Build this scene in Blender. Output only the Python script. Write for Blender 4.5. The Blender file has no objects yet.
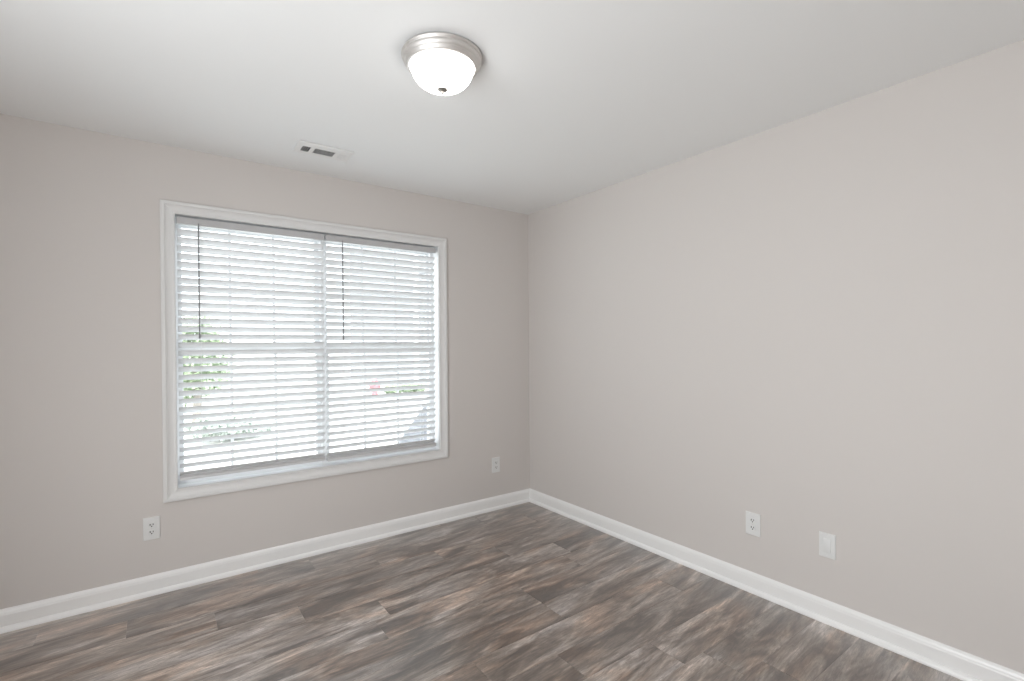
import bpy, bmesh, math, random
from mathutils import Vector, Matrix, noise
random.seed(7)
SC = bpy.context.scene
COL = SC.collection
PI = math.pi

# ------------------------------------------------------------------ camera
# room corner (back wall / right wall) at x=0, y=0; back wall runs along -x, right wall along -y
YAW, PITCH, ROLL = 0.632195, -0.00738684, -0.00716996
CAM = (-2.582503, -3.280712, 1.336252)
F_PX, SHIFT = 489.1738, 7.525
def cam_axes():
    cy, sy, cp, sp, cr, sr = math.cos(YAW), math.sin(YAW), math.cos(PITCH), math.sin(PITCH), math.cos(ROLL), math.sin(ROLL)
    f = Vector((sy*cp, cy*cp, sp)); r = Vector((cy, -sy, 0)); u = r.cross(f)
    return r*cr + u*sr, u*cr - r*sr, f
cd = bpy.data.cameras.new('camera'); cam = bpy.data.objects.new('camera', cd); COL.objects.link(cam)
r_, u_, f_ = cam_axes()
cam.matrix_world = Matrix(((r_.x, u_.x, -f_.x, CAM[0]), (r_.y, u_.y, -f_.y, CAM[1]), (r_.z, u_.z, -f_.z, CAM[2]), (0, 0, 0, 1)))
cd.sensor_width = 36.0; cd.lens = 36.0*F_PX/1024.0; cd.shift_y = SHIFT/1024.0; cd.clip_start = 0.02; cd.clip_end = 300
SC.camera = cam

# ------------------------------------------------------------------ sky, sun, exposure
W = bpy.data.worlds.new('sky'); SC.world = W; W.use_nodes = True
bg = W.node_tree.nodes['Background']
bg.inputs['Color'].default_value = (0.90, 0.95, 1.0, 1); bg.inputs['Strength'].default_value = 4.4
sd = bpy.data.lights.new('sun', 'SUN'); sun = bpy.data.objects.new('sun', sd); COL.objects.link(sun)
sd.energy = 6.0; sd.angle = math.radians(1.5); sd.color = (1.0, 0.97, 0.92)
sun.rotation_euler = Vector((0.35, 0.75, -1.0)).to_track_quat('-Z', 'Y').to_euler()
# daylight at the window (helps the sampler find the opening; gives off nothing itself)
pd = bpy.data.lights.new('window_daylight', 'AREA'); po = bpy.data.objects.new('window_daylight', pd); COL.objects.link(po)
pd.shape = 'RECTANGLE'; pd.size = 1.62; pd.size_y = 1.52; pd.cycles.is_portal = True
po.location = (-1.672, 0.165, 1.31); po.rotation_euler = (-PI/2, 0, 0)
# unseen fill light, added in an invented left-wall doorway to brighten the right wall
hd = bpy.data.lights.new('added_fill_light', 'AREA'); ho = bpy.data.objects.new('added_fill_light', hd); COL.objects.link(ho)
hd.shape = 'RECTANGLE'; hd.size = 1.15; hd.size_y = 1.8; hd.energy = 66.0; hd.color = (0.95, 0.98, 1.0)
ho.location = (-3.66, -2.5, 0.98); ho.rotation_euler = Vector((1.0, 0.09, 0.11)).to_track_quat('-Z', 'Y').to_euler()
SC.view_settings.view_transform = 'Standard'; SC.view_settings.look = 'None'
SC.view_settings.gamma = 1.0; SC.view_settings.use_curve_mapping = False
SC.view_settings.exposure = 0.0
SC.cycles.max_bounces = 14; SC.cycles.diffuse_bounces = 8; SC.cycles.glossy_bounces = 4
SC.cycles.transmission_bounces = 8; SC.cycles.transparent_max_bounces = 16
SC.cycles.caustics_reflective = False; SC.cycles.caustics_refractive = False
SC.cycles.use_denoising = True
SC.cycles.sample_clamp_indirect = 6.0

LAMP_GLOW = 14.0

# ------------------------------------------------------------------ materials
def mat(name, color, rough=0.5, metal=0.0, spec=0.5):
    m = bpy.data.materials.new(name); m.use_nodes = True
    b = m.node_tree.nodes['Principled BSDF']
    b.inputs['Base Color'].default_value = (*color, 1); b.inputs['Roughness'].default_value = rough
    b.inputs['Metallic'].default_value = metal; b.inputs['Specular IOR Level'].default_value = spec
    return m
def N(m, kind, **kw):
    n = m.node_tree.nodes.new(kind)
    for k, v in kw.items(): setattr(n, k, v)
    return n
def L(m, a, b): m.node_tree.links.new(a, b)
def bsdf(m): return m.node_tree.nodes['Principled BSDF']
def add_bump(m, scale, strength, dist=0.002, detail=3.0):
    tc = N(m, 'ShaderNodeTexCoord'); nz = N(m, 'ShaderNodeTexNoise'); bp = N(m, 'ShaderNodeBump')
    nz.inputs['Scale'].default_value = scale; nz.inputs['Detail'].default_value = detail
    bp.inputs['Strength'].default_value = strength; bp.inputs['Distance'].default_value = dist
    L(m, tc.outputs['Object'], nz.inputs['Vector']); L(m, nz.outputs['Fac'], bp.inputs['Height'])
    L(m, bp.outputs['Normal'], bsdf(m).inputs['Normal'])
def mottle(m, c1, c2, scale, detail=4.0):
    tc = N(m, 'ShaderNodeTexCoord'); nz = N(m, 'ShaderNodeTexNoise'); rp = N(m, 'ShaderNodeValToRGB')
    nz.inputs['Scale'].default_value = scale; nz.inputs['Detail'].default_value = detail
    rp.color_ramp.elements[0].position = .3; rp.color_ramp.elements[0].color = (*c1, 1)
    rp.color_ramp.elements[1].position = .7; rp.color_ramp.elements[1].color = (*c2, 1)
    L(m, tc.outputs['Object'], nz.inputs['Vector']); L(m, nz.outputs['Fac'], rp.inputs['Fac'])
    L(m, rp.outputs['Color'], bsdf(m).inputs['Base Color'])

M_WALL = mat('greige_paint', (0.640, 0.608, 0.586), 0.62, spec=0.3); add_bump(M_WALL, 220, 0.05)
M_CEIL = mat('white_ceiling_paint', (0.85, 0.86, 0.86), 0.85, spec=0.2); add_bump(M_CEIL, 180, 0.05)
M_TRIM = mat('white_trim_paint', (0.73, 0.73, 0.725), 0.34)
M_BASE = mat('lit_trim_paint', (0.86, 0.86, 0.855), 0.3)  # same white trim paint, lightened to carry the light on the baseboards
M_SLAT = mat('white_blind_slat', (0.735, 0.74, 0.745), 0.38)
M_RAIL = mat('backlit_blind_rail', (0.50, 0.50, 0.505), 0.4)  # headrail's backlit shade put into its base colour as grey
M_BOTTOM = mat('white_bottom_rail', (0.64, 0.64, 0.645), 0.4)
M_CORD = mat('white_cord', (0.78, 0.78, 0.78), 0.8)
M_WAND = mat('clear_grey_wand', (0.20, 0.205, 0.21), 0.45)
M_VINYL = mat('white_vinyl', (0.85, 0.86, 0.87), 0.35)
M_PLATE = mat('white_plastic', (0.75, 0.755, 0.75), 0.3)
M_SLOT = mat('dark_slot', (0.03, 0.028, 0.025), 0.6)
M_SCREW = mat('painted_screw', (0.70, 0.70, 0.68), 0.3, 0.4)
M_NICKEL = mat('brushed_nickel', (0.72, 0.70, 0.68), 0.52, 1.0); add_bump(M_NICKEL, 90, 0.06)
M_DARKNICKEL = mat('dark_nickel', (0.42, 0.40, 0.37), 0.38, 1.0)  # finial metal, darker than the ring
M_VENT = mat('white_register_enamel', (0.82, 0.82, 0.81), 0.4)
M_DUCT = mat('dark_duct', (0.03, 0.03, 0.03), 0.8)

M_GLASS = bpy.data.materials.new('window_glass'); M_GLASS.use_nodes = True
nt = M_GLASS.node_tree; nt.nodes.clear()
o_ = nt.nodes.new('ShaderNodeOutputMaterial'); mx = nt.nodes.new('ShaderNodeMixShader')
tr = nt.nodes.new('ShaderNodeBsdfTransparent'); gl = nt.nodes.new('ShaderNodeBsdfGlossy'); fr = nt.nodes.new('ShaderNodeFresnel')
tr.inputs['Color'].default_value = (0.93, 0.96, 0.95, 1); gl.inputs['Roughness'].default_value = 0.02; fr.inputs['IOR'].default_value = 1.45
nt.links.new(fr.outputs['Fac'], mx.inputs['Fac']); nt.links.new(tr.outputs[0], mx.inputs[1]); nt.links.new(gl.outputs[0], mx.inputs[2])
nt.links.new(mx.outputs[0], o_.inputs['Surface'])

# frosted lamp bowl: lit from inside by its bulbs
M_BOWL = mat('frosted_glass_lit', (0.92, 0.92, 0.90), 0.25)
bsdf(M_BOWL).inputs['Emission Color'].default_value = (1.0, 0.98, 0.955, 1)
_g = N(M_BOWL, 'ShaderNodeTexCoord'); _s = N(M_BOWL, 'ShaderNodeSeparateXYZ'); _r = N(M_BOWL, 'ShaderNodeMapRange')   # the bulbs sit low: the rim glows less than the bottom
_r.inputs['From Min'].default_value = -0.050; _r.inputs['From Max'].default_value = -0.125
_r.inputs['To Min'].default_value = LAMP_GLOW*.12; _r.inputs['To Max'].default_value = LAMP_GLOW
L(M_BOWL, _g.outputs['Object'], _s.inputs[0]); L(M_BOWL, _s.outputs['Z'], _r.inputs['Value']); L(M_BOWL, _r.outputs[0], bsdf(M_BOWL).inputs['Emission Strength'])

def floor_material():
    m = mat('vinyl_plank', (0.2, 0.16, 0.14), 0.33, spec=1.0)
    at = N(m, 'ShaderNodeAttribute', attribute_name='plank'); at.attribute_type = 'GEOMETRY'
    tc = N(m, 'ShaderNodeTexCoord')
    off = N(m, 'ShaderNodeVectorMath', operation='MULTIPLY_ADD')       # a different stretch of the print on every plank
    off.inputs[1].default_value = (37.0, 23.0, 11.0)
    L(m, at.outputs['Vector'], off.inputs[0]); L(m, tc.outputs['Object'], off.inputs[2])
    rot = N(m, 'ShaderNodeMapping'); rot.inputs['Rotation'].default_value = (0, 0, math.radians(-5))
    L(m, off.outputs[0], rot.inputs['Vector'])
    def noise(scale, nscale, detail, dist, rough=.6):
        mp = N(m, 'ShaderNodeMapping'); mp.inputs['Scale'].default_value = scale
        L(m, rot.outputs[0], mp.inputs['Vector'])
        nz = N(m, 'ShaderNodeTexNoise'); nz.inputs['Scale'].default_value = nscale; nz.inputs['Detail'].default_value = detail
        nz.inputs['Distortion'].default_value = dist; nz.inputs['Roughness'].default_value = rough
        L(m, mp.outputs[0], nz.inputs['Vector']); return nz
    big = noise((1.0, 4.2, 1), 2.3, 3, 0.8)          # broad cloudy bands
    mid = noise((1.0, 6.5, 1), 4.6, 5, 0.9, .65)          # streaks
    fine = noise((1.0, 11.0, 1), 11.0, 3, 0.8, .6)    # fine grain
    hue = noise((1.0, 3.0, 1), 2.1, 2, 0.5)
    def ramp(src, pts):
        rp = N(m, 'ShaderNodeValToRGB'); e = rp.color_ramp.elements
        while len(e) < len(pts): e.new(.5)
        for el, (p, c) in zip(e, pts): el.position = p; el.color = (*c, 1)
        L(m, src, rp.inputs['Fac']); return rp
    c1 = ramp(big.outputs['Fac'], [(.36, (0.076, 0.055, 0.042)), (.46, (0.168, 0.131, 0.106)), (.54, (0.252, 0.210, 0.180)), (.64, (0.400, 0.354, 0.322))])
    c2 = ramp(hue.outputs['Fac'], [(.36, (0.97, 0.98, 1.01)), (.50, (1.0, 0.98, 0.955)), (.64, (1.20, 1.01, 0.87))])
    c3 = ramp(mid.outputs['Fac'], [(.32, (0.56, 0.55, 0.55)), (.44, (0.93, 0.93, 0.93)), (.56, (1.07, 1.07, 1.07)), (.68, (1.48, 1.48, 1.50))])
    c4 = ramp(fine.outputs['Fac'], [(.30, (0.70, 0.69, 0.68)), (.50, (1.0, 1.0, 1.0)), (.70, (1.30, 1.30, 1.30))])
    def mul(a, b, f=1.0):
        mm = N(m, 'ShaderNodeMix', data_type='RGBA', blend_type='MULTIPLY'); mm.inputs[0].default_value = f
        L(m, a, mm.inputs[6]); L(m, b, mm.inputs[7]); return mm.outputs[2]
    col = mul(mul(mul(c1.outputs[0], c2.outputs[0]), c3.outputs[0], 1.0), c4.outputs[0], 1.0)
    ven = noise((1.0, 8.0, 1), 5.2, 4, 1.2)               # thin veins where the noise crosses its middle
    sb = N(m, 'ShaderNodeMath', operation='SUBTRACT'); sb.inputs[1].default_value = .5; L(m, ven.outputs['Fac'], sb.inputs[0])
    ab = N(m, 'ShaderNodeMath', operation='ABSOLUTE'); L(m, sb.outputs[0], ab.inputs[0])
    c5 = ramp(ab.outputs[0], [(0.0, (0.62, 0.60, 0.58)), (.010, (0.80, 0.79, 0.78)), (.026, (1.0, 1.0, 1.0)), (.12, (1.06, 1.06, 1.06))])
    ve2 = noise((1.0, 9.0, 1), 6.3, 3, 1.6)
    sb2 = N(m, 'ShaderNodeMath', operation='SUBTRACT'); sb2.inputs[1].default_value = .56; L(m, ve2.outputs['Fac'], sb2.inputs[0])
    ab2 = N(m, 'ShaderNodeMath', operation='ABSOLUTE'); L(m, sb2.outputs[0], ab2.inputs[0])
    c6 = ramp(ab2.outputs[0], [(0.0, (1.5, 1.5, 1.5)), (.008, (1.25, 1.25, 1.25)), (.020, (1.0, 1.0, 1.0)), (.2, (1.0, 1.0, 1.0))])
    col = mul(mul(col, c5.outputs[0]), c6.outputs[0])
    sep = N(m, 'ShaderNodeSeparateXYZ'); L(m, at.outputs['Vector'], sep.inputs[0])
    mr = N(m, 'ShaderNodeMapRange'); mr.inputs['To Min'].default_value = 0.78; mr.inputs['To Max'].default_value = 1.22
    L(m, sep.outputs['Z'], mr.inputs['Value'])
    vm = N(m, 'ShaderNodeVectorMath', operation='SCALE'); L(m, col, vm.inputs[0]); L(m, mr.outputs[0], vm.inputs['Scale'])
    L(m, vm.outputs[0], bsdf(m).inputs['Base Color'])
    rr = N(m, 'ShaderNodeMapRange'); rr.inputs['To Min'].default_value = 0.26; rr.inputs['To Max'].default_value = 0.40
    L(m, mid.outputs['Fac'], rr.inputs['Value']); L(m, rr.outputs[0], bsdf(m).inputs['Roughness'])
    bsdf(m).inputs['Coat Weight'].default_value = 1.0; bsdf(m).inputs['Coat Roughness'].default_value = 0.28; bsdf(m).inputs['Coat IOR'].default_value = 1.75
    bp = N(m, 'ShaderNodeBump'); bp.inputs['Strength'].default_value = 0.10; bp.inputs['Distance'].default_value = 0.0015
    L(m, fine.outputs['Fac'], bp.inputs['Height']); L(m, bp.outputs['Normal'], bsdf(m).inputs['Normal'])
    return m
M_FLOOR = floor_material()

# ------------------------------------------------------------------ helpers
def obj(name, bm, m, parent=None, smooth=False):
    bmesh.ops.recalc_face_normals(bm, faces=bm.faces)
    me = bpy.data.meshes.new(name); bm.to_mesh(me); bm.free()
    if smooth is not False:
        me.polygons.foreach_set('use_smooth', [True]*len(me.polygons))
        me.set_sharp_from_angle(angle=math.radians(smooth if smooth is not True else 40))
    me.materials.append(m)
    o = bpy.data.objects.new(name, me); COL.objects.link(o)
    if parent: o.parent = parent
    return o
def empty(name, loc, rz=0.0):
    o = bpy.data.objects.new(name, None); COL.objects.link(o); o.location = loc; o.rotation_euler = (0, 0, rz)
    o.empty_display_size = .05
    return o
def tag(o, label, cat, group=None):
    o['label'] = label; o['category'] = cat
    if group: o['group'] = group
    return o
def struct(o, label=None):
    o['kind'] = 'structure'
    if label: o['label'] = label
    return o
def box(bm, x0, x1, y0, y1, z0, z1, mtx=None, bevel=0.0, seg=2):
    v = [bm.verts.new((x, y, z)) for x in (x0, x1) for y in (y0, y1) for z in (z0, z1)]
    f = [(0, 1, 3, 2), (4, 6, 7, 5), (0, 4, 5, 1), (2, 3, 7, 6), (0, 2, 6, 4), (1, 5, 7, 3)]
    fs = [bm.faces.new([v[i] for i in q]) for q in f]
    bmesh.ops.recalc_face_normals(bm, faces=fs)
    if bevel > 0:
        es = list({e for q in fs for e in q.edges})
        r = bmesh.ops.bevel(bm, geom=es, offset=bevel, segments=seg, affect='EDGES', profile=.5)
        v = list({w for q in r['faces'] for w in q.verts} | {w for w in v if w.is_valid})
    if mtx is not None: bmesh.ops.transform(bm, matrix=mtx, verts=[w for w in v if w.is_valid])
    return v
def lathe(bm, prof, seg=64, c=(0, 0, 0), axis='Z'):
    rings = []
    for (r, z) in prof:
        if r < 1e-6: rings.append([bm.verts.new((0, 0, z))])
        else: rings.append([bm.verts.new((r*math.cos(2*PI*k/seg), r*math.sin(2*PI*k/seg), z)) for k in range(seg)])
    for a, b in zip(rings, rings[1:]):
        for k in range(seg):
            k2 = (k+1) % seg
            q = [a[k % len(a)], a[k2 % len(a)], b[k2 % len(b)], b[k % len(b)]]
            q = list(dict.fromkeys(q))
            if len(q) >= 3: bm.faces.new(q)
    vs = [v for r in rings for v in r]
    R = Matrix.Identity(4)
    if axis == 'Y': R = Matrix.Rotation(PI/2, 4, 'X')      # +z of the profile turns to -y
    bmesh.ops.transform(bm, matrix=Matrix.Translation(c) @ R, verts=vs)
    return vs
def tube(bm, pts, r, seg=8):
    pts = [Vector(p) for p in pts]; rings = []
    for i, p in enumerate(pts):
        d = (pts[min(i+1, len(pts)-1)] - pts[max(i-1, 0)]).normalized()
        a = d.orthogonal().normalized(); b = d.cross(a)
        if rings:
            a = (pa - d*pa.dot(d)).normalized(); b = d.cross(a)
        pa = a
        rad = r[i] if isinstance(r, (list, tuple)) else r
        rings.append([bm.verts.new(p + a*rad*math.cos(2*PI*k/seg) + b*rad*math.sin(2*PI*k/seg)) for k in range(seg)])
    for A, B in zip(rings, rings[1:]):
        for k in range(seg): bm.faces.new((A[k], A[(k+1) % seg], B[(k+1) % seg], B[k]))
    bm.faces.new(rings[0][::-1]); bm.faces.new(rings[-1])
def frame_sweep(bm, x0, x1, z0, z1, prof):
    """mitred rectangular frame: profile (outward distance d, depth y) swept round the opening x0..x1, z0..z1"""
    loops = []
    for (d, y) in prof:
        loops.append([bm.verts.new(p) for p in ((x0-d, y, z0-d), (x1+d, y, z0-d), (x1+d, y, z1+d), (x0-d, y, z1+d))])
    n = len(prof)
    for i in range(n):
        A, B = loops[i], loops[(i+1) % n]
        for k in range(4): bm.faces.new((A[k], A[(k+1) % 4], B[(k+1) % 4], B[k]))
def run_sweep(bm, path, prof):
    """profile (offset from wall, z) swept along a polyline of wall points with mitred corners; offset is to the left of travel"""
    path = [Vector((*p, 0)) for p in path]; cols = []
    for i, p in enumerate(path):
        ds = []
        if i > 0: ds.append((path[i]-path[i-1]).normalized())
        if i < len(path)-1: ds.append((path[i+1]-path[i]).normalized())
        ns = [Vector((-d.y, d.x, 0)) for d in ds]
        n = ns[0] if len(ns) == 1 else (ns[0]+ns[1]) / (1 + ns[0].dot(ns[1]))
        cols.append([bm.verts.new(p + n*o + Vector((0, 0, z))) for (o, z) in prof])
    for A, B in zip(cols, cols[1:]):
        for k in range(len(prof)): bm.faces.new((A[k], A[(k+1) % len(prof)], B[(k+1) % len(prof)], B[k]))
    bm.faces.new(cols[0]); bm.faces.new(cols[-1][::-1])
def copy_tree(o, parent=None):
    c = o.copy(); COL.objects.link(c); c.parent = parent
    for ch in o.children: copy_tree(ch, c)
    return c

# ------------------------------------------------------------------ room shell
XL, YF, H = -3.62, -3.85, 2.44
WX0, WX1, WZ0, WZ1 = -2.482, -0.8605, 0.5525, 2.0695        # window opening inside the casing
T = 0.17
def wall_with_hole(x0, x1, y0, y1, hx0, hx1, hz0, hz1, z0=0.0, z1=H):
    bm = bmesh.new()
    xs, zs = [x0, hx0, hx1, x1], [z0, hz0, hz1, z1]
    V = {}
    for j, y in enumerate((y0, y1)):
        for a, x in enumerate(xs):
            for b, z in enumerate(zs): V[a, b, j] = bm.verts.new((x, y, z))
    hole_open_below = hz0 <= z0 + 1e-6
    for j in (0, 1):
        for a in range(3):
            for b in range(3):
                if a == 1 and b == 1: continue
                if zs[b+1]-zs[b] < 1e-6: continue
                bm.faces.new((V[a, b, j], V[a+1, b, j], V[a+1, b+1, j], V[a, b+1, j]))
    def strip(p, q): bm.faces.new((V[(*p, 0)], V[(*q, 0)], V[(*q, 1)], V[(*p, 1)]))
    for p, q in (((1, 1), (2, 1)), ((2, 1), (2, 2)), ((2, 2), (1, 2)), ((1, 2), (1, 1))):
        if hole_open_below and p[1] == 1 and q[1] == 1: continue
        strip(p, q)
    for a in range(3): strip((a, 3), (a+1, 3))
    for a in range(3): strip((a, 0), (a+1, 0))
    for b in range(3):
        if zs[b+1]-zs[b] > 1e-6: strip((0, b), (0, b+1)); strip((3, b), (3, b+1))
    bmesh.ops.remove_doubles(bm, verts=bm.verts, dist=1e-5)
    return bm
struct(obj('wall_back', wall_with_hole(XL-T, T, 0, T, WX0-.012, WX1+.012, WZ0-.012, WZ1+.012), M_WALL))
bm = bmesh.new(); box(bm, 0, T, YF-T, 0, 0, H); struct(obj('wall_right', bm, M_WALL))
DY0, DY1 = -3.12, -1.88                                  # invented doorway, cut for the added fill light
bm = bmesh.new()
for (a, b, c) in ((YF, DY0, 0), (DY1, 0, 0), (DY0, DY1, 2.05)): box(bm, XL-T, XL, a, b, c, H)
struct(obj('wall_left', bm, M_WALL))
bm = bmesh.new(); box(bm, XL-T-1.2, T, YF-T, YF, 0, H); struct(obj('wall_front', bm, M_WALL))
bm = bmesh.new(); box(bm, XL-T-1.2, XL-T-1.05, YF, T, 0, H); box(bm, XL-T-1.05, XL-T, -.6, -.45, 0, H); struct(obj('wall_added', bm, M_WALL))  # unseen walls added behind the invented doorway to keep the sky out
bm = bmesh.new(); box(bm, XL-T-1.4, T+.3, YF-T-.2, T+.35, H, H+.25); struct(obj('ceiling', bm, M_CEIL))

# floor: planks along x, 7 in wide, each with its own stretch of the print
bm = bmesh.new(); lay = bm.loops.layers.float_color.new('plank')
PW, PL = 0.1822, 1.22
KNOWN = {0: -1.813, 1: -2.699, 2: -2.351, 3: -2.0, 4: -1.65, 5: -2.95, 6: -0.977, 7: -2.2, 8: -0.292, 9: -1.196, 10: -0.812, 11: -1.9}
rnd = random.Random(11)
g = 0.0006
for k in range(-1, 21):
    y1 = -0.06 - PW*k; y0 = y1 - PW
    y1c = min(y1, 0.0)
    j = KNOWN.get(k, rnd.uniform(-3, -1))
    while j > XL-1.2: j -= PL
    xs = [XL-1.2]
    j += PL
    while j < 0: xs.append(j); j += PL
    xs.append(0.0)
    for a, b in zip(xs, xs[1:]):
        cval = (rnd.random(), rnd.random(), rnd.random(), 1)
        o = [(a, y0), (b, y0), (b, y1c), (a, y1c)]
        i = [(a+g*2, y0+g*2), (b-g*2, y0+g*2), (b-g*2, y1c-g*2), (a+g*2, y1c-g*2)]
        vo = [bm.verts.new((*p, -g)) for p in o]; vi = [bm.verts.new((*p, 0)) for p in i]
        fs = [bm.faces.new(vi)] + [bm.faces.new((vo[q], vo[(q+1) % 4], vi[(q+1) % 4], vi[q])) for q in range(4)]
        for f in fs:
            for l in f.loops: l[lay] = cval
box(bm, XL-1.2, 0, YF-.05, 0, -.12, -g-.0005)
struct(obj('floor', bm, M_FLOOR))

# baseboards: flat board, moulded cap, quarter-round shoe at the floor
BB = [(0, 0), (.026, 0), (.026, .008), (.0235, .017), (.0185, .0235), (.014, .026), (.014, .078), (.0125, .084), (.0125, .088), (.009, .097), (.0045, .103), (.003, .105), (0, .105)]
def baseboard(name, path):
    bm = bmesh.new(); run_sweep(bm, path, BB); return struct(obj(name, bm, M_BASE))
def mitre(name, a, b, ea, eb):
    """straight run a->b whose ends are cut along 45 degree mitres where ea / eb say so (+1 inside corner)"""
    bm = bmesh.new(); A, B = Vector((*a, 0)), Vector((*b, 0)); d = (B-A).normalized(); n = Vector((-d.y, d.x, 0))
    ca = [bm.verts.new(A + n*o + d*o*ea + Vector((0, 0, z))) for o, z in BB]
    cb = [bm.verts.new(B + n*o - d*o*eb + Vector((0, 0, z))) for o, z in BB]
    for k in range(len(BB)): bm.faces.new((ca[k], ca[(k+1) % len(BB)], cb[(k+1) % len(BB)], cb[k]))
    bm.faces.new(ca); bm.faces.new(cb[::-1])
    return struct(obj(name, bm, M_BASE))
mitre('baseboard_right', (0, YF), (0, 0), 1, 1)
mitre('baseboard_back', (0, 0), (XL, 0), 1, 1)
mitre('baseboard_left', (XL, 0), (XL, DY1), 1, 0)

# ------------------------------------------------------------------ window: picture-frame casing, jambs, two double-hung units
win = struct(empty('window_1', ((WX0+WX1)/2, 0, WZ0)))
win['label'] = 'white-cased double window of two six-over-six double-hung units in the back wall'
def wpart(name, bm, m, parent=win, smooth=False):
    bmesh.ops.translate(bm, verts=bm.verts, vec=-Vector(win.location)); return obj(name, bm, m, parent, smooth)
CP = [(0.0, 0.0), (0.0, -.010), (.003, -.0125), (.008, -.0125), (.011, -.0105), (.018, -.0095), (.030, -.0105), (.040, -.0135), (.0455, -.0165),
      (.047, -.0150), (.049, -.0190), (.052, -.0205), (.064, -.0205), (.068, -.0190), (.070, -.0165), (.070, 0.0)]
bm = bmesh.new(); frame_sweep(bm, WX0, WX1, WZ0, WZ1, [(d*.95, y) for d, y in CP]); wpart('window_casing', bm, M_TRIM)
bm = bmesh.new(); frame_sweep(bm, WX0, WX1, WZ0, WZ1, [(0, -.002), (.0115, -.002), (.0115, .15), (0, .15)]); wpart('jamb_liner', bm, M_VINYL)
XM = -1.6745
bm = bmesh.new(); box(bm, XM-.013, XM+.013, .072, .16, WZ0, WZ1, bevel=.002); wpart('mullion', bm, M_VINYL)
bm = bmesh.new(); frame_sweep(bm, WX0+.012, WX1-.012, WZ0+.012, WZ1-.012, [(-.008, .085), (.0118, .085), (.0118, .165), (-.008, .165)]); wpart('window_frame', bm, M_VINYL)
def sash(x0, x1, z0, z1, y, bot, top, lock=False):
    s = .030; d = .030
    bm = bmesh.new()
    box(bm, x0, x0+s, y, y+d, z0, z1, bevel=.002); box(bm, x1-s, x1, y, y+d, z0, z1, bevel=.002)
    box(bm, x0+s-.004, x1-s+.004, y+.001, y+d-.001, z0, z0+bot, bevel=.002); box(bm, x0+s-.004, x1-s+.004, y+.001, y+d-.001, z1-top, z1, bevel=.002)
    so = wpart('sash', bm, M_VINYL)
    bm = bmesh.new(); gx0, gx1, gz0, gz1 = x0+s, x1-s, z0+bot, z1-top
    for t in (1/3, 2/3):
        xc = gx0+(gx1-gx0)*t; box(bm, xc-.008, xc+.008, y+.009, y+.021, gz0-.002, gz1+.002, bevel=.003, seg=1)
    zc = (gz0+gz1)/2; box(bm, gx0-.002, gx1+.002, y+.010, y+.020, zc-.008, zc+.008, bevel=.003, seg=1)
    wpart('muntin_grid', bm, M_VINYL, so)
    bm = bmesh.new(); v = [bm.verts.new(p) for p in ((gx0-.003, y+.015, gz0-.003), (gx1+.003, y+.015, gz0-.003), (gx1+.003, y+.015, gz1+.003), (gx0-.003, y+.015, gz1+.003))]; bm.faces.new(v)
    wpart('glass_pane', bm, M_GLASS, so)
    if lock:
        bm = bmesh.new(); xc = (x0+x1)/2; box(bm, xc-.03, xc+.03, y-.004, y+.02, z1-.001, z1+.012, bevel=.003); wpart('sash_lock', bm, M_VINYL, so)
ZR0, ZR1 = 1.311, 1.350
for (a, b) in ((WX0+.0045, XM-.011), (XM+.011, WX1-.0045)):
    sash(a, b, WZ0+.012, ZR1, .095, .045, ZR1-ZR0, lock=True)
    sash(a, b, ZR0, WZ1-.004, .128, ZR1-ZR0, .040)

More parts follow.
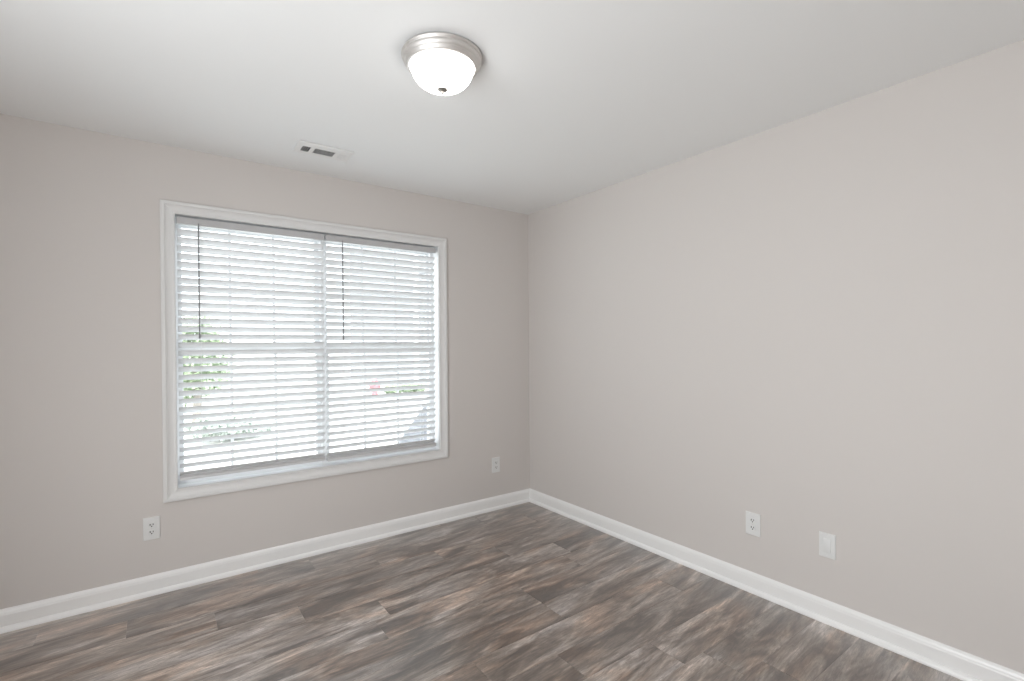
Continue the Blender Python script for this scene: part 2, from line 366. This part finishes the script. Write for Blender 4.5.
# ------------------------------------------------------------------ window blinds
TILT = math.radians(38); PITCH_S = 0.0453; YB = 0.036
def slat_bm(w):
    """50 mm faux-wood slat, slightly crowned, 3 mm thick, rounded long edges; local frame: x along, y across"""
    bm = bmesh.new(); half, t = .0250, .0013; n = 10; top, bot = [], []
    for i in range(n+1):
        u = -half + 2*half*i/n; c = .0012*(1-(u/half)**2); th = t*(1 - .35*abs(u/half)**6)
        top.append((u, c+th)); bot.append((u, c-th))
    prof = top + bot[::-1]
    A = [bm.verts.new((0, y, z)) for y, z in prof]; B = [bm.verts.new((w, y, z)) for y, z in prof]
    for k in range(len(prof)): bm.faces.new((A[k], A[(k+1) % len(prof)], B[(k+1) % len(prof)], B[k]))
    bm.faces.new(A); bm.faces.new(B[::-1])
    return bm
def make_blind(x0, x1, z_low, label, wand_x, wand_z, dz, rnd):
    r = empty('window_blind', (x0, YB, z_low))
    tag(r, label, 'blind', 'faux wood blinds in the window')
    w = x1-x0; base = Vector(r.location)
    def P(name, bm, m, parent=r, smooth=False):
        bmesh.ops.translate(bm, verts=bm.verts, vec=-base); return obj(name, bm, m, parent, smooth)
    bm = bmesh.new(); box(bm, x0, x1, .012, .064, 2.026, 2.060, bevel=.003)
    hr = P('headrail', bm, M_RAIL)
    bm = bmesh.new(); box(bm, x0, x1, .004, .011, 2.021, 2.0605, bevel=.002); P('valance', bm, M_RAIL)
    proto = None; k = 15; zs = []
    z = 1.300 + dz + PITCH_S*15
    while z > z_low + .026:
        zs.append(z); z -= PITCH_S
    for z in zs:
        if proto is None:
            proto = obj('slat', slat_bm(w-.006), M_SLAT, r, 35); s = proto
        else:
            s = proto.copy(); COL.objects.link(s); s.parent = r
        s.location = (.003 + rnd.uniform(-.0008, .0008), 0, z - z_low)
        s.rotation_euler = (-(TILT + rnd.uniform(-.018, .018)), rnd.uniform(-.0006, .0006), 0)
    for q in range(2):                                    # spare slats lying on the bottom rail
        s = proto.copy(); COL.objects.link(s); s.parent = r
        s.location = (.003 + rnd.uniform(-.0008, .0008), rnd.uniform(-.001, .001), .0205 + .0044*q); s.rotation_euler = (0, 0, 0)
    bm = bmesh.new(); box(bm, x0+.003, x1-.003, YB-.026, YB+.026, z_low, z_low+.018, bevel=.004)
    P('bottom_rail', bm, M_BOTTOM, smooth=40)
    for t in (.14, .5, .86):
        xc = x0 + w*t; bm = bmesh.new()
        for yy in (YB-.0235, YB+.0235): tube(bm, [(xc, yy, 2.03), (xc, yy, z_low+.012)], .0007, 5)
        for z in zs:
            tube(bm, [(xc, YB-.0235, z+.0095), (xc, YB+.0235, z-.0155)], .0005, 4)
        P('ladder_cord', bm, M_CORD)
    bm = bmesh.new(); tube(bm, [(wand_x, -.004, 2.018), (wand_x, -.006, wand_z+.03)], .0034, 6)
    tube(bm, [(wand_x, -.006, wand_z+.03), (wand_x, -.006, wand_z+.026), (wand_x, -.006, wand_z+.004), (wand_x, -.006, wand_z)], [.0034, .0045, .0048, .003], 8)
    wd = P('tilt_wand', bm, M_WAND, smooth=40); wd['label'] = 'slim grey tilt wand'
    bm = bmesh.new(); tube(bm, [(wand_x, .006, 2.030), (wand_x, -.004, 2.030), (wand_x, -.005, 2.016)], .0022, 6); P('wand_hook', bm, M_WAND, wd)
    return r
rb = random.Random(5)
make_blind(-2.4745, -1.681, .588, 'left white slatted blind, the wider-looking one, with its tilt wand at its far left', -2.372, 1.382, 0.0, rb)
make_blind(-1.6725, -.876, .577, 'right white slatted blind, next to the room corner, its bottom rail a little lower', -1.567, 1.374, -.003, rb)

# ------------------------------------------------------------------ outlets and blank plate (built facing -y at the origin, then turned)
def plate_bm(w, h):
    bm = bmesh.new(); box(bm, -w/2, w/2, -.0065, 0, -h/2, h/2)
    es = [e for e in bm.edges if all(v.co.y < -.005 for v in e.verts)]
    bmesh.ops.bevel(bm, geom=es, offset=.0045, segments=3, affect='EDGES', profile=.6)
    return bm
def make_outlet(loc, rz, label, w=.0745, h=.121):
    r = tag(empty('wall_outlet', loc, rz), label, 'outlet', 'duplex wall outlets')
    obj('cover_plate', plate_bm(w, h), M_PLATE, r, 30)
    for zc in (.0195, -.0195):
        bm = bmesh.new(); vs = []
        for j, y in enumerate((-.0064, -.0088)):
            ring = []
            for k in range(40):
                a = 2*PI*k/40; x = .0172*math.cos(a)*(1 - .06*j); z = max(-.0125, min(.0125, .0172*math.sin(a)))*(1 - .06*j)
                ring.append(bm.verts.new((x, y, zc+z)))
            vs.append(ring)
        for k in range(40): bm.faces.new((vs[0][k], vs[0][(k+1) % 40], vs[1][(k+1) % 40], vs[1][k]))
        bm.faces.new(vs[1])
        rc = obj('receptacle', bm, M_PLATE, r)
        bm = bmesh.new()
        box(bm, -.0086, -.0046, -.0093, -.0086, zc-.0015, zc+.0080); box(bm, .0046, .0082, -.0093, -.0086, zc-.0005, zc+.0075)
        lathe(bm, [(0, .0093), (.0032, .0093), (.0032, .0086)], 14, (0, 0, zc-.0065), 'Y')
        obj('prong_slots', bm, M_SLOT, rc)
    bm = bmesh.new(); lathe(bm, [(.0034, .006), (.0034, .0072), (.0026, .0080), (0, .0084)], 16, (0, 0, 0), 'Y'); box(bm, -.0026, .0026, -.0085, -.0079, -.0004, .0004)
    obj('screw', bm, M_SCREW, r, 40)
    return r
make_outlet((-2.601, 0, .357), 0, 'white duplex outlet low on the wall left of and below the window')
make_outlet((-.352, 0, .360), 0, 'small white duplex outlet on the window wall beside the room corner')
make_outlet((0, -1.932, .3655), -PI/2, 'white duplex outlet on the plain right wall, left of the flat blank plate', .079, .121)
r = tag(empty('blank_wall_plate', (0, -2.290, .3675), -PI/2), 'white blank cover plate with raised centre panel on the right wall, right of the outlet', 'wall plate')
obj('cover_plate', plate_bm(.0715, .1165), M_PLATE, r, 30)
bm = bmesh.new(); box(bm, -.0168, .0168, -.0100, -.006, -.0335, .0335, bevel=.002); obj('blank_insert', bm, M_PLATE, r, 30)
for zc in (.0485, -.0485):
    bm = bmesh.new(); lathe(bm, [(.003, .006), (.003, .0068), (.0022, .0074), (0, .0077)], 14, (0, 0, zc), 'Y'); obj('screw', bm, M_PLATE, r, 40)

# ------------------------------------------------------------------ flush ceiling light
cl = tag(empty('ceiling_light', (-1.680, -1.610, H)), 'round brushed nickel flush ceiling light with lit frosted glass bowl', 'ceiling light')
RP = [(.120, 0), (.150, 0), (.1545, -.002), (.1560, -.006), (.1545, -.0105), (.1500, -.0125), (.1485, -.0150), (.1500, -.0190), (.1495, -.0250), (.1450, -.0330),
      (.1425, -.0350), (.1425, -.0375), (.1405, -.0400), (.1380, -.0420), (.1375, -.0450), (.1350, -.0490), (.1305, -.0510), (.1270, -.0500), (.1265, -.0440), (.1265, -.03), (.12, -.02), (.12, 0)]
RP = [(r*.985, z*.92) for r, z in RP]
bm = bmesh.new(); lathe(bm, RP, 96); obj('canopy_ring', bm, M_NICKEL, cl, 50)
BP = [(.1185, -.040)] + [(.1185*math.cos(a)**.80 if math.cos(a) > 1e-6 else 0, -.0440 - .080*math.sin(a)) for a in [PI/2*i/18 for i in range(19)]]
BP[-1] = (0, BP[-1][1])
bm = bmesh.new(); lathe(bm, BP, 72); gb = obj('glass_bowl', bm, M_BOWL, cl, True); gb['label'] = 'lit frosted white glass bowl'
FP = [(0, -.1215), (.0150, -.1220), (.0190, -.1240), (.0198, -.1262), (.0185, -.1285), (.0120, -.1300), (.0075, -.1312), (.0052, -.1340), (.0060, -.1375), (.0052, -.1410), (.0025, -.1432), (0, -.1438)]
bm = bmesh.new(); lathe(bm, FP, 32); obj('finial', bm, M_DARKNICKEL, cl, 50)

# ------------------------------------------------------------------ ceiling vent
VX0, VX1, VY0, VY1 = -1.942, -1.650, -.502, -.338
vent = tag(empty('ceiling_vent', ((VX0+VX1)/2, (VY0+VY1)/2, H)), 'white rectangular three-way air vent in the ceiling near the window wall', 'vent')
vx, vy = (VX0+VX1)/2, (VY0+VY1)/2
secs = [(-1.912, -1.868), (-1.848, -1.738), (-1.720, -1.670)]; SY0, SY1 = -.450, -.370
bm = bmesh.new()
xs = [VX0+.010] + [q for s in secs for q in s] + [VX1-.010]; ys = [VY0+.010, SY0, SY1, VY1-.010]
ZF, ZB = -.011, -.004
for z in (ZF,):
    V = {(a, b): bm.verts.new((x-vx, y-vy, z)) for a, x in enumerate(xs) for b, y in enumerate(ys)}
for a in range(len(xs)-1):
    for b in range(3):
        if b == 1 and a in (1, 3, 5):
            for p, q in (((a, b), (a+1, b)), ((a+1, b), (a+1, b+1)), ((a+1, b+1), (a, b+1)), ((a, b+1), (a, b))):
                v2 = [bm.verts.new((V[i].co.x, V[i].co.y, -.0078)) for i in (q, p)]
                bm.faces.new((V[p], V[q], v2[0], v2[1]))
            continue
        bm.faces.new((V[a, b], V[a+1, b], V[a+1, b+1], V[a, b+1]))
nx = len(xs)-1
inner = [V[0, 0], V[nx, 0], V[nx, 3], V[0, 3]]
def outer(z): return [bm.verts.new((x-vx, y-vy, z)) for x, y in ((VX0, VY0), (VX1, VY0), (VX1, VY1), (VX0, VY1))]
o1, o2, o3, o4 = outer(-.0095), outer(-.0050), outer(-.0050), outer(0)
for q in (o3, o4):
    for v in q: v.co.x -= math.copysign(.007, v.co.x); v.co.y -= math.copysign(.007, v.co.y)
border = [[V[a, 0] for a in range(nx+1)], [V[nx, b] for b in range(4)], [V[a, 3] for a in range(nx, -1, -1)], [V[0, b] for b in range(3, -1, -1)]]
for k in range(4):
    bm.faces.new([o1[(k+1) % 4], o1[k]] + border[k]); 
    for p_, q_ in ((o1, o2), (o2, o3), (o3, o4)): bm.faces.new((p_[k], p_[(k+1) % 4], q_[(k+1) % 4], q_[k]))
obj('vent_frame', bm, M_VENT, vent)
bm = bmesh.new()
for (a, b) in secs:
    v = [bm.verts.new((x-vx, y-vy, -.0080)) for x, y in ((a, SY0), (b, SY0), (b, SY1), (a, SY1))]; bm.faces.new(v)
obj('duct_opening', bm, M_DUCT, vent)
def louver(c, along, length, tilt, width):
    bm = bmesh.new(); box(bm, -length/2, length/2, -width/2, width/2, -.0004, .0004)
    R = Matrix.Rotation(tilt, 4, 'X')
    if along == 'Y': R = Matrix.Rotation(PI/2, 4, 'Z') @ R
    bmesh.ops.transform(bm, matrix=Matrix.Translation((c[0]-vx, c[1]-vy, -.0098)) @ R, verts=bm.verts)
    obj('louver', bm, M_VENT, vent)
for i in range(4): louver((secs[0][0]+.0085+i*.0110, (SY0+SY1)/2), 'Y', SY1-SY0, math.radians(-12), .0020)
for i in range(5): louver(((secs[1][0]+secs[1][1])/2, SY0+.010+i*.0150), 'X', secs[1][1]-secs[1][0], math.radians(14), .0088)
for i in range(5): louver((secs[2][0]+.005+i*.0100, (SY0+SY1)/2), 'Y', SY1-SY0, math.radians(10), .0080)
bm = bmesh.new(); tube(bm, [(-1.655-vx, -.350-vy, -.009), (-1.655-vx, -.350-vy, -.024)], [.002, .0025], 8); lv = obj('damper_lever', bm, M_VENT, vent)

# ------------------------------------------------------------------ outside, seen through the slats
GZ = -0.12
M_CONC = mat('pale_concrete', (0.62, 0.61, 0.59), 0.9); mottle(M_CONC, (0.56, 0.55, 0.53), (0.66, 0.65, 0.63), 1.4)
M_GRAVEL = mat('grey_gravel', (0.3, 0.31, 0.33), 0.95); mottle(M_GRAVEL, (0.05, 0.055, 0.065), (0.17, 0.175, 0.19), 6.0)
M_LEAF = mat('pale_leaves', (0.36, 0.43, 0.29), 0.6); mottle(M_LEAF, (0.28, 0.36, 0.22), (0.42, 0.48, 0.36), 5.0)
M_HEDGE = mat('hedge_leaves', (0.30, 0.38, 0.24), 0.7); mottle(M_HEDGE, (0.22, 0.30, 0.17), (0.36, 0.44, 0.30), 6.0)
M_SHRUB = mat('silver_leaves', (0.40, 0.44, 0.40), 0.7); mottle(M_SHRUB, (0.32, 0.36, 0.33), (0.48, 0.52, 0.47), 6.0)
M_BARK = mat('bark', (0.30, 0.27, 0.24), 0.9); mottle(M_BARK, (0.24, 0.21, 0.19), (0.36, 0.33, 0.30), 12)
M_SIDING = mat('grey_siding', (0.30, 0.31, 0.325), 0.7)
M_ROOF = mat('pale_shingle_roof', (0.45, 0.45, 0.46), 0.9); mottle(M_ROOF, (0.40, 0.40, 0.41), (0.50, 0.50, 0.51), 9)
M_RED = mat('red_paint', (0.62, 0.16, 0.18), 0.4)
bm = bmesh.new(); box(bm, -60, 60, T+.02, 90, GZ-.3, GZ); struct(obj('ground', bm, M_CONC))
bm = bmesh.new()
p = [bm.verts.new((*q, GZ+.004)) for q in ((2.72, 7.55), (-1.25, .97), (3.5, .97), (7.5, 6.0), (4.4, 7.55))]; bm.faces.new(p)
r_g = bmesh.ops.extrude_face_region(bm, geom=bm.faces[:]); bmesh.ops.translate(bm, verts=[v for v in r_g['geom'] if isinstance(v, bmesh.types.BMVert)], vec=(0, 0, -.05))
struct(obj('driveway', bm, M_GRAVEL))
def leaf_cloud(bm, c, r, n, rnd, size):
    for i in range(n):
        d = Vector((rnd.gauss(0, 1), rnd.gauss(0, 1), rnd.gauss(0, 1))).normalized()
        p = Vector(c) + Vector((d.x*r[0], d.y*r[1], d.z*r[2]))*(rnd.random()**.45)
        u = Vector((rnd.gauss(0, 1), rnd.gauss(0, 1), rnd.gauss(0, 1))).normalized(); v = u.orthogonal().normalized()
        s = size*rnd.uniform(.6, 1.3)
        bm.faces.new([bm.verts.new(p + a) for a in (-u*s, v*s*.5, u*s, -v*s*.5)])
rt = random.Random(3)
tree = tag(empty('tree', (-1.95, 7.6, GZ)), 'pale leafy green tree outside, seen through the left part of the left blind', 'tree')
bm = bmesh.new(); tube(bm, [(0, 0, 0), (.03, .02, .6), (-.02, .05, 1.2), (.05, 0, 1.8)], [.08, .07, .05, .03], 10); obj('trunk', bm, M_BARK, tree, 60)
bm = bmesh.new()
for c, r, n in (((.12, 0, 1.15), (.52, .6, .65), 1500), ((-.4, .2, .75), (.5, .5, .5), 700), ((.05, -.2, 1.75), (.42, .4, .35), 450), ((-.5, .1, 1.6), (.5, .5, .45), 500)):
    leaf_cloud(bm, c, r, n, rt, .06)
obj('foliage', bm, M_LEAF, tree)
shrub = tag(empty('shrub', (-1.75, 5.4, GZ)), 'low silvery shrub outside in front of the tree, behind the lower left blind', 'shrub')
bm = bmesh.new()
for k in range(9): tube(bm, [(0, 0, 0), (.25*math.cos(k*.7), .2*math.sin(k*.7), .18)], [.012, .005], 6)
obj('stem', bm, M_BARK, shrub)
bm = bmesh.new(); leaf_cloud(bm, (0, 0, .22), (.55, .35, .20), 650, rt, .045); leaf_cloud(bm, (.35, .1, .14), (.4, .3, .13), 500, rt, .04); obj('foliage', bm, M_SHRUB, shrub)
hedge = tag(empty('hedge', (3.54, 10.6, GZ)), 'low clipped green hedge at the foot of the house across the drive', 'hedge')
bm = bmesh.new()
for k in range(7): leaf_cloud(bm, (-.5+.17*k, .02*math.sin(k*2), .14), (.16, .16, .13), 300, rt, .04)
obj('foliage', bm, M_HEDGE, hedge)
for k in range(7):
    bm = bmesh.new(); tube(bm, [(-.5+.17*k, 0, 0), (-.5+.17*k, .01, .16)], .01, 6); obj('stem', bm, M_BARK, hedge)
# fire hydrant by the kerb
hy = tag(empty('fire_hydrant', (2.46, 10.2, GZ)), 'small red fire hydrant outside, seen through the right blind', 'fire hydrant')
bm = bmesh.new(); lathe(bm, [(.13, 0), (.13, .03), (.095, .04), (.085, .06), (.085, .38), (.11, .39), (.11, .42), (.09, .43), (.075, .48), (.04, .52), (.025, .53), (.025, .56), (0, .56)], 28); obj('barrel', bm, M_RED, hy, 40)
for sx, r, z in ((-1, .04, .30), (1, .04, .30)):
    bm = bmesh.new(); tube(bm, [(sx*.07, 0, z), (sx*.125, 0, z), (sx*.127, 0, z), (sx*.15, 0, z)], [r, r, r*1.25, r*1.25], 16); obj('hose_outlet', bm, M_RED, hy, 40)
bm = bmesh.new(); tube(bm, [(0, -.07, .26), (0, -.12, .26), (0, -.122, .26), (0, -.15, .26)], [.055, .055, .068, .068], 18); obj('pumper_outlet', bm, M_RED, hy, 40)
# neighbouring house, only its near corner shows
hs = tag(empty('house', (7.6, 14.2, GZ)), 'pale grey sided neighbouring house behind the right edge of the right blind', 'house')
def hbox(name, m, *b):
    bm = bmesh.new(); box(bm, *b); return obj(name, bm, m, hs)
HX = -3.22                                                # near corner
bm = bmesh.new(); box(bm, HX, 5.0, -2.6, 4.0, -2.2, 5.8)
for k in range(1, 48): box(bm, HX-.012, 5.0, -2.612, -2.6, .12*k-.006, .12*k+.006)
obj('siding_wall', bm, M_SIDING, hs)
bm = bmesh.new(); box(bm, HX-.02, HX+.10, -2.625, -2.5, 0, 5.8); obj('corner_board', bm, M_VINYL, hs)
wf = hbox('window_frame', M_VINYL, -.6, .6, -2.65, -2.61, 3.6, 5.0); bm = bmesh.new(); box(bm, -.52, .52, -2.655, -2.652, 3.68, 4.92); obj('pane', bm, M_SLOT, wf)
bm = bmesh.new()
pr = [(-3.0, 5.75), (.7, 6.2), (4.4, 5.75), (4.4, 5.85), (.7, 6.33), (-3.0, 5.85)]
A = [bm.verts.new((HX-.3, y, z)) for y, z in pr]; B = [bm.verts.new((5.3, y, z)) for y, z in pr]
for k in range(6): bm.faces.new((A[k], A[(k+1) % 6], B[(k+1) % 6], B[k]))
bm.faces.new(A); bm.faces.new(B[::-1]); obj('roof', bm, M_ROOF, hs)
